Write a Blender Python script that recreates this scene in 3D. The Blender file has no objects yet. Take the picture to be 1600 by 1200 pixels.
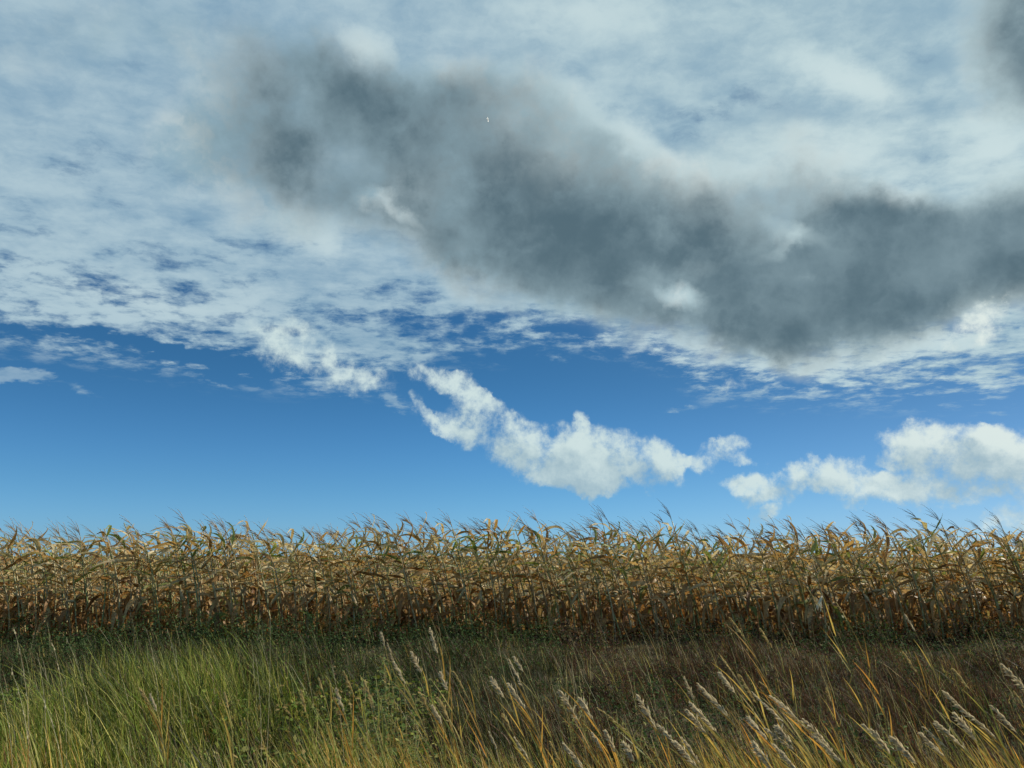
import bpy, math, random
import numpy as np
from mathutils import Vector

rng = np.random.default_rng(11)
random.seed(11)
R = math.radians
scene = bpy.context.scene
COL = scene.collection

# ------------------------------------------------------------------ camera
EYE = 1.6
PITCH = 12.6
FPX = 1202.0                     # focal length in pixels of the 1600 px wide photograph
cam_d = bpy.data.cameras.new('camera')
cam_d.sensor_width = 36.0
cam_d.lens = 36.0 * FPX / 1600.0
cam_d.clip_start = 0.05
cam_d.clip_end = 6000.0
cam = bpy.data.objects.new('camera', cam_d)
cam.location = (0, 0, EYE)
cam.rotation_euler = (R(90 + PITCH), 0, 0)
COL.objects.link(cam)
scene.camera = cam

# ------------------------------------------------------------------ view, sun
scene.view_settings.view_transform = 'Standard'
scene.view_settings.look = 'None'
scene.view_settings.exposure = 0.263       # the field is exposed a little brighter than neutral
scene.view_settings.gamma = 1.0
scene.view_settings.use_curve_mapping = False
SUN_EL, SUN_AZ = 36.0, 69.0      # azimuth measured from +Y towards +X
sd = bpy.data.lights.new('sun', 'SUN')
sd.energy = 5.0
sd.angle = R(0.53)
sd.color = (1.0, 0.90, 0.74)
sun = bpy.data.objects.new('sun', sd)
to_sun = Vector((math.sin(R(SUN_AZ)) * math.cos(R(SUN_EL)), math.cos(R(SUN_AZ)) * math.cos(R(SUN_EL)), math.sin(R(SUN_EL))))
sun.rotation_euler = to_sun.to_track_quat('Z', 'Y').to_euler()
sun.location = (30, 20, 40)
COL.objects.link(sun)

# ------------------------------------------------------------------ world: sky and clouds
SKY_STRENGTH = 0.05
SEEN = SKY_STRENGTH * 2 ** 0.263          # radiance 1 of the sky map as it shows in the picture
cp, sp = math.cos(R(PITCH)), math.sin(R(PITCH))
AX_F, AX_U = (0.0, cp, sp), (0.0, -sp, cp)      # a fixed axis of the sky map: due north, 12.6 degrees up


def uv(px, py):
    return (px - 800.0) / FPX, (600.0 - py) / FPX


def azel(px, py):
    u, v = uv(px, py)
    x, y, z = u, cp - v * sp, sp + v * cp
    return math.atan2(x, y), math.atan2(z, math.hypot(x, y))


class G:
    """small helper that writes math as nodes"""
    def __init__(self, tree):
        self.t = tree

    def new(self, kind, **kw):
        n = self.t.nodes.new(kind)
        for k, v in kw.items():
            setattr(n, k, v)
        return n

    def put(self, sock, v):
        if isinstance(v, bpy.types.NodeSocket):
            self.t.links.new(v, sock)
        else:
            sock.default_value = v

    def m(self, op, a, b=0.0, c=0.0, clamp=False):
        n = self.new('ShaderNodeMath', operation=op, use_clamp=clamp)
        for i, v in enumerate((a, b, c)):
            self.put(n.inputs[i], v)
        return n.outputs[0]

    def vm(self, op, a, b=(0, 0, 0), out=0):
        n = self.new('ShaderNodeVectorMath', operation=op)
        self.put(n.inputs[0], a)
        if op == 'SCALE':
            self.put(n.inputs['Scale'], b)
        else:
            self.put(n.inputs[1], b)
        return n.outputs[out]

    def add(self, *a):
        r = a[0]
        for b in a[1:]:
            r = self.m('ADD', r, b)
        return r

    def mul(self, a, b):
        return self.m('MULTIPLY', a, b)

    def smooth(self, v, lo, hi, a=0.0, b=1.0):
        n = self.new('ShaderNodeMapRange', interpolation_type='SMOOTHSTEP')
        for i, x in enumerate((v, lo, hi, a, b)):
            self.put(n.inputs[i], x)
        return n.outputs[0]

    def lin(self, v, lo, hi, a=0.0, b=1.0):
        n = self.new('ShaderNodeMapRange')
        for i, x in enumerate((v, lo, hi, a, b)):
            self.put(n.inputs[i], x)
        return n.outputs[0]

    def noise(self, vec, scale, detail=6.0, rough=0.55, lac=2.0, dist=0.0, dims='3D', color=False):
        n = self.new('ShaderNodeTexNoise', noise_dimensions=dims)
        self.put(n.inputs['Vector'], vec)
        n.inputs['Scale'].default_value = scale
        n.inputs['Detail'].default_value = detail
        n.inputs['Roughness'].default_value = rough
        n.inputs['Lacunarity'].default_value = lac
        n.inputs['Distortion'].default_value = dist
        return n.outputs[1 if color else 0]

    def mix(self, f, a, b, blend='MIX'):
        n = self.new('ShaderNodeMix', data_type='RGBA', blend_type=blend)
        n.clamp_factor = True
        self.put(n.inputs['Factor'], f)
        self.put(n.inputs['A'], a)
        self.put(n.inputs['B'], b)
        return n.outputs['Result']

    def blobs(self, vec, items, grow=1.0):
        """sum of soft ellipses of the sky map; item = px, py, rx, ry, degrees (clockwise in the sky), weight"""
        tot = None
        for px, py, rx, ry, deg, w in items:
            u, v = uv(px, py)
            n = self.new('ShaderNodeMapping', vector_type='TEXTURE')
            self.put(n.inputs['Vector'], vec)
            n.inputs['Location'].default_value = (u, v, 0)
            n.inputs['Rotation'].default_value = (0, 0, R(-deg))
            n.inputs['Scale'].default_value = (grow * rx / FPX, grow * ry / FPX, 1)
            g = self.new('ShaderNodeTexGradient', gradient_type='SPHERICAL')
            self.t.links.new(n.outputs[0], g.inputs[0])
            s = self.mul(g.outputs[1], w) if tot is None else self.m('MULTIPLY_ADD', g.outputs[1], w, tot)
            tot = s
        return tot


def c10(r, g, b):
    """sRGB 0-255 of the cloud as it stands in the sky -> radiance for the Background strength"""
    def l(c):
        c /= 255.0
        return c / 12.92 if c <= 0.04045 else ((c + 0.055) / 1.055) ** 2.4
    return (l(r) / SEEN, l(g) / SEEN, l(b) / SEEN, 1.0)


world = bpy.data.worlds.new('World')
scene.world = world
world.use_nodes = True
wt = world.node_tree
wt.nodes.clear()
g = G(wt)
tc = g.new('ShaderNodeTexCoord')
D = g.vm('NORMALIZE', tc.outputs['Generated'])
sepD = g.new('ShaderNodeSeparateXYZ')
wt.links.new(D, sepD.inputs[0])
dx, dy, dz = sepD.outputs
dF = g.vm('DOT_PRODUCT', D, AX_F, out=1)
dU = g.vm('DOT_PRODUCT', D, AX_U, out=1)
dFc = g.m('MAXIMUM', dF, 0.15)
front = g.smooth(dF, 0.2, 0.35)
comb = g.new('ShaderNodeCombineXYZ')
g.put(comb.inputs[0], g.m('DIVIDE', dx, dFc))
g.put(comb.inputs[1], g.m('DIVIDE', dU, dFc))
P = comb.outputs[0]
az = g.m('ARCTAN2', dx, dy)
el = g.m('ARCSINE', dz)
# point on a flat cloud deck, squeezed towards the horizon as a real deck is
zc = g.m('ADD', g.m('MAXIMUM', dz, 0.0), 0.10)
cq = g.new('ShaderNodeCombineXYZ')
g.put(cq.inputs[0], g.m('DIVIDE', dx, zc))
g.put(cq.inputs[1], g.m('DIVIDE', dy, zc))
Q = cq.outputs[0]

sky = g.new('ShaderNodeTexSky', sky_type='NISHITA')
sky.sun_disc = False
sky.sun_elevation = R(SUN_EL)
sky.sun_rotation = R(SUN_AZ)
sky.altitude = 300
sky.air_density = 1.0
sky.dust_density = 0.3
sky.ozone_density = 2.0
dsun = g.vm('DOT_PRODUCT', D, tuple(to_sun), out=1)
gain = g.mix(g.smooth(el, 0.0, 0.10), (0.60, 1.22, 2.25, 1.0), (0.54, 1.13, 1.86, 1.0))
gain = g.mix(g.smooth(el, 0.0, 0.27), gain, (0.33, 0.85, 1.22, 1.0))     # the photograph's deep blue
gain = g.mix(g.smooth(dsun, 0.3, 0.9), gain, g.mix(1.0, gain, (1.15, 0.82, 0.76, 1.0), 'MULTIPLY'))
skyc = g.mix(1.0, sky.outputs[0], gain, 'MULTIPLY')

# warps that fray the outlines
w1 = g.vm('SUBTRACT', g.noise(D, 5.0, 3.0, 0.5, color=True), (0.5, 0.5, 0.5))
w2 = g.vm('SUBTRACT', g.noise(D, 22.0, 5.0, 0.6, color=True), (0.5, 0.5, 0.5))
warp = g.vm('ADD', g.vm('SCALE', w1, 0.10), g.vm('SCALE', w2, 0.045))
warpC = g.vm('ADD', g.vm('SCALE', w1, 0.03), g.vm('SCALE', w2, 0.05))
PB = g.vm('ADD', P, warp)
PC = g.vm('ADD', P, warpC)

# --- A: the high mottled sheet, its lower edge an uneven line across the sky
fc = g.new('ShaderNodeFloatCurve')
edge_px = [(-500, 300), (-250, 440), (0, 550), (150, 572), (300, 594), (450, 610), (560, 620), (640, 588), (720, 566), (850, 558), (980, 558),
           (1040, 580), (1090, 625), (1200, 632), (1330, 634), (1450, 636), (1560, 640), (1700, 580), (1900, 480)]
pts = [(0.0, 0.30)] + [((azel(*p)[0] / (2 * math.pi)) + 0.5, azel(*p)[1]) for p in edge_px] + [(1.0, 0.30)]
cv = fc.mapping.curves[0]
while len(cv.points) < len(pts):
    cv.points.new(0.5, 0.5)
for p, q in zip(cv.points, sorted(pts)):
    p.location = q
    p.handle_type = 'VECTOR'
fc.mapping.update()
g.put(fc.inputs['Value'], g.m('ADD', g.m('DIVIDE', az, 2 * math.pi), 0.5))
above = g.m('SUBTRACT', el, fc.outputs[0])
mq = g.new('ShaderNodeMapping')
g.put(mq.inputs['Vector'], g.vm('ADD', Q, g.vm('SCALE', w2, 0.10)))
mq.inputs['Rotation'].default_value = (0, 0, R(22))
mq.inputs['Scale'].default_value = (0.8, 1.35, 1.0)
nA = g.noise(mq.outputs[0], 2.6, 9.0, 0.62)
nA2 = g.noise(mq.outputs[0], 0.9, 4.0, 0.5)
nA3 = g.noise(g.vm('ADD', Q, g.vm('SCALE', w2, 0.05)), 10.0, 6.0, 0.62)
mr = g.new('ShaderNodeMapping')
g.put(mr.inputs['Vector'], g.vm('ADD', Q, g.vm('SCALE', w2, 0.05)))
mr.inputs['Rotation'].default_value = (0, 0, R(-35))
mr.inputs['Scale'].default_value = (1.0, 1.8, 1.0)
nR = g.noise(mr.outputs[0], 4.5, 7.0, 0.60)
holes = g.blobs(PB, [
    (650, 505, 230, 60, 8, 0.34), (560, 470, 130, 50, 10, 0.2), (780, 510, 190, 45, 5, 0.2),
    (1110, 190, 110, 70, 30, 0.36), (1340, 50, 170, 70, 15, 0.34), (1180, 140, 100, 60, 40, 0.22), (215, 60, 50, 90, 0, 0.25),
    (120, 528, 300, 15, 8, 0.5), (350, 560, 260, 13, 8, 0.45), (60, 420, 260, 30, 10, 0.12), (700, 20, 80, 60, 0, 0.12),
    (1480, 250, 120, 20, 10, 0.1), (960, 150, 60, 40, 20, .15)])
holes = g.mul(holes, front)
streaks = g.mul(front, g.blobs(PC, [(40, 588, 170, 20, 9, 0.75), (-40, 575, 120, 18, 6, 0.6), (610, 628, 70, 15, 22, 0.6), (870, 566, 70, 12, 8, 0.55),
                                    (560, 603, 90, 14, 10, .4), (330, 592, 80, 9, 10, .45), (1065, 633, 40, 9, -20, 0.5), (1550, 640, 50, 9, 10, 0.3)]))
coverA = g.smooth(above, -0.02, 0.085)
deep = g.smooth(above, 0.05, 0.26)
sumA = g.add(g.mul(deep, 0.60), g.mul(g.m('SUBTRACT', nR, 0.5), 0.7), g.mul(g.m('SUBTRACT', nA, 0.5), 3.0), g.mul(g.m('SUBTRACT', nA2, 0.5), 1.2), g.mul(g.m('SUBTRACT', nA3, 0.5), g.smooth(above, 0.03, 0.30, 3.0, 1.3)),
             g.mul(coverA, 0.88), g.m('MULTIPLY', holes, -1.1), -0.02)
alphaA = g.mul(g.smooth(sumA, 0.0, 1.05), g.smooth(above, -0.02, 0.03))
sumS = g.add(g.mul(streaks, 1.0), g.mul(g.m('SUBTRACT', nA, 0.5), 1.6), g.mul(g.m('SUBTRACT', nA3, 0.5), 1.2), -0.22)
alphaS = g.mul(g.smooth(sumS, 0.0, 0.55), g.smooth(streaks, 0.0, 0.3, 0, 0.6))
alphaA = g.mul(g.m('MAXIMUM', alphaA, alphaS), 0.93)
nearsun = g.smooth(dsun, 0.30, 0.92)
colA = g.mix(nearsun, c10(147, 180, 200), c10(184, 211, 216))
brightA = g.mul(front, g.blobs(PB, [(575, 65, 70, 34, 25, 0.9), (900, 170, 90, 50, 40, 0.7), (1010, 225, 130, 45, 28, 0.9), (1120, 265, 110, 40, 15, 0.9), (1330, 150, 170, 55, 25, 0.8), (1300, 255, 220, 60, 5, 0.8),
    (1540, 480, 150, 50, -32, 1.1), (470, 370, 90, 50, 30, 0.7), (900, 20, 200, 60, 0, 0.4), (1000, 545, 140, 30, 5, 0.6), (1350, 560, 260, 34, -3, 0.7), (250, 470, 260, 60, 8, 0.35), (1560, 230, 120, 90, 0, .7)]))
nW = g.noise(D, 3.2, 5.0, 0.55)
tone = g.add(g.mul(nA, 0.35), g.mul(nR, 0.7), g.mul(nW, 0.85), g.mul(nA3, 0.75), g.mul(brightA, 0.55))
colA = g.mix(g.smooth(tone, 1.04, 1.64), g.mix(0.62, colA, c10(122, 158, 184)), g.mix(g.m('MULTIPLY_ADD', brightA, 0.5, 0.42, clamp=True), colA, c10(214, 231, 231)))

# --- B: the low grey bank
blobB = [
    (345, 200, 95, 95, 0, 0.34), (400, 280, 140, 95, 10, 0.32), (440, 190, 160, 115, 10, 0.42), (560, 150, 170, 95, 20, 0.60), (520, 290, 200, 110, 15, 0.50), (640, 240, 200, 150, 25, 0.70), (640, 340, 160, 70, 15, 0.40),
    (780, 300, 230, 150, 22, 1.0), (760, 170, 150, 90, 30, 0.55), (930, 370, 230, 130, 10, 1.0), (850, 410, 200, 90, 12, 0.7), (1060, 330, 170, 90, 5, 0.75), (1010, 430, 140, 75, 0, 0.6),
    (1180, 400, 190, 115, 0, 1.0), (1310, 345, 130, 75, 20, 1.0), (1170, 460, 160, 85, 5, 0.8), (1280, 485, 200, 85, 6, 1.3), (1410, 440, 230, 110, -12, 1.4), (1520, 375, 190, 105, -14, 1.4), (1640, 380, 170, 105, -5, 1.4), (1400, 390, 140, 80, 0, .6), (1300, 420, 140, 70, 0, .5),
    (1610, 40, 110, 140, 0, 2.6), (1590, 130, 70, 70, 0, .6),
    (90, 60, 190, 80, 0, 0.50), (400, 50, 170, 80, 15, 0.45), (860, 130, 120, 60, 30, 0.35), (480, 110, 180, 60, 20, 0.3), (250, 250, 110, 80, 10, 0.16), (470, 370, 120, 50, 10, 0.30),
    (1260, 200, 120, 40, 25, 0.22), (960, 215, 110, 45, 30, 0.4), (1200, 235, 160, 50, 10, 0.35), (980, 495, 140, 40, 5, 0.35), (1380, 160, 120, 40, 25, 0.2),
    (1480, 285, 120, 45, 0, -.3)]
thinB = [(1062, 462, 46, 28, 20, 0.85), (1030, 448, 80, 36, 10, 0.25), (1240, 372, 70, 20, 25, 0.36), (1215, 385, 60, 14, -30, .25), (580, 322, 44, 18, 20, 0.4), (622, 350, 44, 14, 35, 0.3), (1100, 430, 90, 26, -10, .2), (1250, 450, 50, 22, 10, .25), (1150, 400, 120, 30, -20, .12), (430, 330, 120, 50, 20, .12)]
sB0 = g.mul(front, g.blobs(PB, blobB, 1.36))
sB = g.m('SUBTRACT', 1.35, g.m('MULTIPLY', g.m('POWER', 2.718, g.m('MULTIPLY', sB0, -0.66)), 1.35))
nB = g.noise(D, 5.0, 8.0, 0.50)
nB2 = g.noise(D, 13.0, 8.0, 0.56)
edgeB = g.smooth(sB, 0.02, 0.3)
densB = g.add(sB, g.mul(g.m('SUBTRACT', nB, 0.5), g.mul(edgeB, 1.15)), g.mul(g.m('SUBTRACT', nB2, 0.5), g.mul(edgeB, 0.7)))
alphaB = g.smooth(densB, 0.04, 0.80)
nV = g.new('ShaderNodeTexVoronoi', voronoi_dimensions='3D', feature='F1')
g.put(nV.inputs['Vector'], g.vm('ADD', D, g.vm('SCALE', w2, 0.10)))
nV.normalize = True
nV.inputs['Scale'].default_value = 9.0
nV.inputs['Detail'].default_value = 3.0
nV.inputs['Roughness'].default_value = 0.55
lump = g.mul(g.m('SUBTRACT', 0.31, nV.outputs['Distance']), 2.0)
thinS = g.blobs(PB, thinB)
soft = g.add(sB, g.mul(g.m('SUBTRACT', g.noise(D, 4.2, 3.5, 0.45), 0.5), g.mul(edgeB, 0.95)), g.mul(lump, 0.28), g.mul(g.m('SUBTRACT', nB2, 0.5), g.mul(edgeB, 0.45)))
thick = g.smooth(g.m('SUBTRACT', soft, thinS), 0.06, 1.04)
rimB = g.mix(nearsun, c10(148, 178, 191), c10(200, 220, 222))
coreB = g.mix(g.smooth(g.add(nB2, nB, g.mul(lump, 0.6), g.mul(thinS, -0.5), g.mul(sB, 0.30)), 0.90, 1.62), c10(122, 145, 155), c10(83, 107, 119))
colB = g.mix(thick, g.mix(g.smooth(g.add(g.mul(lump, 0.9), nB2), 0.35, 0.75), rimB, g.mix(0.6, rimB, c10(232, 240, 236))), coreB)

# --- C: small white heaps low over the field
blobC = [
    (688, 594, 46, 22, 15, 1.0), (728, 614, 54, 24, 30, 0.85), (772, 640, 44, 22, 35, 0.7), (658, 634, 24, 11, 45, 0.6), (684, 664, 42, 15, 25, 0.65), (724, 684, 42, 14, 8, 0.7), (740, 660, 40, 24, 20, .5),
    (795, 682, 62, 34, -5, 1.1), (790, 706, 70, 26, 12, 0.9), (850, 716, 104, 37, 9, 1.2), (900, 742, 70, 24, 10, 0.9), (880, 688, 60, 30, 10, 0.8), (955, 712, 95, 42, 6, 1.2), (1005, 716, 58, 38, 0, 1.1), (1034, 745, 34, 36, 10, 1.1), (985, 740, 60, 26, 0, .9), (930, 735, 60, 28, 0, .6),
    (1114, 708, 38, 22, -8, 1.0), (1148, 684, 18, 15, 40, 0.8), (1162, 713, 42, 11, 8, 0.95), (912, 666, 14, 22, -20, .6),
    (1175, 749, 52, 16, -3, 1.1), (1205, 768, 44, 26, 15, 1.0), (1245, 752, 90, 27, -8, 1.25), (1300, 738, 70, 22, -10, 1.1), (1340, 762, 80, 20, 0, 1.1), (1385, 768, 60, 20, 5, 0.9),
    (1415, 692, 60, 22, -8, 1.1), (1480, 684, 80, 28, 3, 1.2), (1535, 692, 60, 32, 8, 1.0), (1450, 722, 70, 36, 10, 1.0), (1510, 740, 90, 44, -5, 1.2), (1590, 735, 50, 44, 0, 1.0), (1620, 690, 50, 30, 0, .9), (1470, 768, 90, 18, 0, 0.9), (1560, 770, 60, 16, -5, .6),
    (1193, 804, 30, 9, 0, 0.95), (1575, 806, 50, 18, -12, 0.95), (1625, 800, 50, 25, 0, 0.8), (1335, 787, 36, 7, 0, .5), (1385, 728, 22, 7, 20, .4),
    (455, 548, 75, 40, 25, 0.75), (510, 578, 75, 32, 18, 0.8), (562, 590, 52, 24, 15, 0.7), (370, 400, 60, 50, 0, .0),
    (1130, 602, 60, 14, 5, 0.4), (1460, 548, 120, 26, -15, 0.4), (1570, 490, 110, 30, -30, 0.5)]


def heap_density(pvec, dvec):
    s = g.mul(front, g.blobs(pvec, blobC, 1.33))
    n1 = g.noise(dvec, 15.0, 10.0, 0.66)
    e = g.smooth(s, 0.0, 0.35)
    s = g.m('SUBTRACT', 1.1, g.m('MULTIPLY', g.m('POWER', 2.718, g.m('MULTIPLY', s, -1.15)), 1.1))
    v1 = g.new('ShaderNodeTexVoronoi', voronoi_dimensions='3D', feature='F1')
    g.put(v1.inputs['Vector'], dvec)
    v1.normalize = True
    v1.inputs['Scale'].default_value = 24.0
    v1.inputs['Detail'].default_value = 4.0
    v1.inputs['Roughness'].default_value = 0.6
    n1 = g.add(n1, g.m('MULTIPLY', g.m('SUBTRACT', 0.31, v1.outputs['Distance']), 0.42))
    return g.add(s, g.mul(g.m('SUBTRACT', n1, 0.5), g.mul(e, 3.5))), n1, s


densC, nC, sC = heap_density(PC, D)
sun_uv = Vector((0.014, 0.026, 0))
offD = Vector((0.014, -0.026 * sp, 0.026 * cp))
densC2, nC2, sC2 = heap_density(g.vm('ADD', PC, tuple(sun_uv)), g.vm('ADD', D, tuple(offD)))
alphaC = g.smooth(densC, 0.16, 1.05)
shadeC = g.smooth(g.add(g.mul(sC2, 0.85), g.mul(g.m('SUBTRACT', nC2, nC), 1.7)), 0.08, 1.12)
litC = g.mix(g.smooth(dsun, 0.45, 0.9), c10(208, 226, 225), c10(228, 238, 232))
colC = g.mix(g.mul(shadeC, 0.9), litC, c10(152, 180, 193))
fadeC = g.smooth(el, 0.02, 0.16, 0.88, 0.97)

c = g.mix(alphaA, skyc, colA)
c = g.mix(g.mul(alphaB, 0.985), c, colB)
c = g.mix(g.mul(alphaC, fadeC), c, colC)
bg = g.new('ShaderNodeBackground')
g.put(bg.inputs['Color'], c)
bg.inputs['Strength'].default_value = SKY_STRENGTH
wo = g.new('ShaderNodeOutputWorld')
wt.links.new(bg.outputs[0], wo.inputs['Surface'])
world.cycles.sampling_method = 'MANUAL'
world.cycles.sample_map_resolution = 256

scene.cycles.use_adaptive_sampling = True
scene.cycles.adaptive_threshold = 0.02
scene.cycles.adaptive_min_samples = 10

# ------------------------------------------------------------------ helpers
def link(name, mesh, parent=None):
    o = bpy.data.objects.new(name, mesh)
    COL.objects.link(o)
    if parent is not None:
        o.parent = parent
    return o


def tag(o, label=None, cat=None, group=None, kind=None):
    if label:
        o['label'] = label
    if cat:
        o['category'] = cat
    if group:
        o['group'] = group
    if kind:
        o['kind'] = kind
    return o


class MB:
    """collects vertices and faces, with one tint or age value per vertex"""
    def __init__(self):
        self.v, self.f, self.a = [], [], []

    def add(self, v, f, a):
        n = len(self.v)
        self.v += [tuple(p) for p in v]
        self.f += [tuple(i + n for i in q) for q in f]
        self.a += list(a) if hasattr(a, '__len__') else [a] * len(v)

    def mesh(self, name, mat, attr='age', smooth=True):
        me = bpy.data.meshes.new(name)
        me.from_pydata(self.v, [], self.f)
        at = me.attributes.new(attr, 'FLOAT', 'POINT')
        at.data.foreach_set('value', np.array(self.a, dtype=np.float32))
        me.materials.append(mat)
        if smooth:
            me.polygons.foreach_set('use_smooth', np.ones(len(me.polygons), dtype=bool))
        me.update()
        return me


def unit(v):
    return v / max(1e-9, np.linalg.norm(v))


def tube(pts, rad, n=5):
    pts = [np.array(p, float) for p in pts]
    V, F = [], []
    for i, p in enumerate(pts):
        d = unit(pts[min(i + 1, len(pts) - 1)] - pts[max(i - 1, 0)])
        s = unit(np.cross(d, (0.31, 0.9, 0.12)))
        u = np.cross(d, s)
        for k in range(n):
            a = 2 * math.pi * k / n
            V.append(p + rad[i] * (math.cos(a) * s + math.sin(a) * u))
        if i:
            b = (i - 1) * n
            for k in range(n):
                F.append((b + k, b + (k + 1) % n, b + n + (k + 1) % n, b + n + k))
    F.append(tuple(range((len(pts) - 1) * n, len(pts) * n)))
    return V, F


def strap(start, d0, length, width, wind, grav, nseg=7, twist=0.0, fold=0.25, side0=None, wpow=0.7, wob=0.0):
    """a long leaf: a strip folded along its midrib that starts along d0 and is bent by gravity and wind"""
    p = np.array(start, float)
    d = unit(np.array(d0, float))
    V, F = [], []
    st = length / nseg
    side = unit(np.cross(d, (0, 0, 1.0))) if side0 is None else unit(np.array(side0, float))
    ph = rng.uniform(0, 6.28)
    for i in range(nseg + 1):
        t = i / nseg
        w = width * 0.5 * min(1.0, 0.45 + 2.2 * t) * max(0.03, (1 - t)) ** wpow
        side = unit(side - d * np.dot(side, d))
        nrm = np.cross(side, d)
        a = twist * t
        s2 = math.cos(a) * side + math.sin(a) * nrm
        n2 = np.cross(s2, d)
        wv = wob * math.sin(ph + 9 * t) * w
        V += [p - s2 * w + n2 * (fold * w + wv), p.copy(), p + s2 * w + n2 * (fold * w - wv)]
        if i:
            b = (i - 1) * 3
            F += [(b, b + 1, b + 4, b + 3), (b + 1, b + 2, b + 5, b + 4)]
        d = unit(d + np.array((wind[0], wind[1], -grav)) * (0.35 + t) / nseg * 3.0)
        p = p + d * st
    return V, F


# ------------------------------------------------------------------ materials
def new_mat(name):
    m = bpy.data.materials.new(name)
    m.use_nodes = True
    m.node_tree.nodes.clear()
    return m, G(m.node_tree)


def leaf_shader(gg, col, rough, trans, spec=0.5, bump=None):
    pr = gg.new('ShaderNodeBsdfPrincipled')
    gg.put(pr.inputs['Base Color'], col)
    gg.put(pr.inputs['Roughness'], rough)
    pr.inputs['Specular IOR Level'].default_value = spec
    if bump is not None:
        bn = gg.new('ShaderNodeBump')
        bn.inputs['Strength'].default_value = 0.4
        bn.inputs['Distance'].default_value = 0.01
        gg.put(bn.inputs['Height'], bump)
        gg.t.links.new(bn.outputs[0], pr.inputs['Normal'])
    tr = gg.new('ShaderNodeBsdfTranslucent')
    gg.put(tr.inputs['Color'], gg.mix(1.0, col, (1.08, 1.0, 0.76, 1.0), 'MULTIPLY'))
    ms = gg.new('ShaderNodeMixShader')
    ms.inputs[0].default_value = trans
    gg.t.links.new(pr.outputs[0], ms.inputs[1])
    gg.t.links.new(tr.outputs[0], ms.inputs[2])
    out = gg.new('ShaderNodeOutputMaterial')
    gg.t.links.new(ms.outputs[0], out.inputs['Surface'])


def ramp(gg, fac, stops):
    n = gg.new('ShaderNodeValToRGB')
    cr = n.color_ramp
    while len(cr.elements) < len(stops):
        cr.elements.new(0.5)
    for e, (p, c) in zip(cr.elements, stops):
        e.position = p
        e.color = (*c, 1.0)
    gg.put(n.inputs[0], fac)
    return n.outputs[0]


def attr(gg, name, out='Fac'):
    n = gg.new('ShaderNodeAttribute', attribute_name=name)
    return n.outputs[out]


def rand(gg):
    """a number of its own for every object and every separate piece of a mesh"""
    oi = gg.new('ShaderNodeObjectInfo')
    ge = gg.new('ShaderNodeNewGeometry')
    return gg.m('FRACT', gg.add(gg.mul(oi.outputs['Random'], 7.31), gg.mul(ge.outputs['Random Per Island'], 3.77)))


def corn_leaf_mat():
    m, gg = new_mat('dry_corn_leaf')
    r = rand(gg)
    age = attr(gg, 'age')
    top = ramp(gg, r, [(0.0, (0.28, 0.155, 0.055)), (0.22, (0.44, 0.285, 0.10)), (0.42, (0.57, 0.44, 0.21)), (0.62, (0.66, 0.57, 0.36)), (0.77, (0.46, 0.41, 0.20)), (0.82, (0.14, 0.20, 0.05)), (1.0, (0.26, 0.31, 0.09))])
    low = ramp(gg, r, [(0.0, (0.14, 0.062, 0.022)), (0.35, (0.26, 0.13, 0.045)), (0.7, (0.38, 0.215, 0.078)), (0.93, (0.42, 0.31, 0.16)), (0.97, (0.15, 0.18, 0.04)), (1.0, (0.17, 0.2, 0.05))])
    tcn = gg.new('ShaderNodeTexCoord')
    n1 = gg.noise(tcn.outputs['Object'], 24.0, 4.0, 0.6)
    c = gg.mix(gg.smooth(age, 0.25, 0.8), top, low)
    c = gg.mix(gg.smooth(n1, 0.48, 0.72), c, gg.mix(1.0, c, (0.62, 0.50, 0.40, 1.0), 'MULTIPLY'))
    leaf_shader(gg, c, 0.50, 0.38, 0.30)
    return m


def corn_stalk_mat():
    m, gg = new_mat('corn_stalk')
    r = rand(gg)
    c = ramp(gg, r, [(0.0, (0.30, 0.20, 0.085)), (0.35, (0.44, 0.34, 0.17)), (0.6, (0.32, 0.31, 0.12)), (0.8, (0.19, 0.24, 0.08)), (1.0, (0.48, 0.40, 0.23))])
    tcn = gg.new('ShaderNodeTexCoord')
    n1 = gg.noise(tcn.outputs['Object'], 14.0, 3.0)
    c = gg.mix(gg.smooth(n1, 0.45, 0.7), c, gg.mix(1.0, c, (0.55, 0.45, 0.38, 1.0), 'MULTIPLY'))
    leaf_shader(gg, c, 0.42, 0.08)
    return m


def simple_mat(name, stops, rough=0.6, trans=0.2, spec=0.3, nscale=30.0):
    m, gg = new_mat(name)
    tcn = gg.new('ShaderNodeTexCoord')
    n1 = gg.noise(tcn.outputs['Object'], nscale, 4.0, 0.6)
    c = ramp(gg, rand(gg), stops)
    c = gg.mix(gg.smooth(n1, 0.4, 0.75), c, gg.mix(1.0, c, (0.7, 0.62, 0.55, 1.0), 'MULTIPLY'))
    leaf_shader(gg, c, rough, trans, spec)
    return m


def tint_mat(name, rough, trans, spec=0.35):
    m, gg = new_mat(name)
    leaf_shader(gg, attr(gg, 'tint', 'Color'), rough, trans, spec)
    return m


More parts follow.
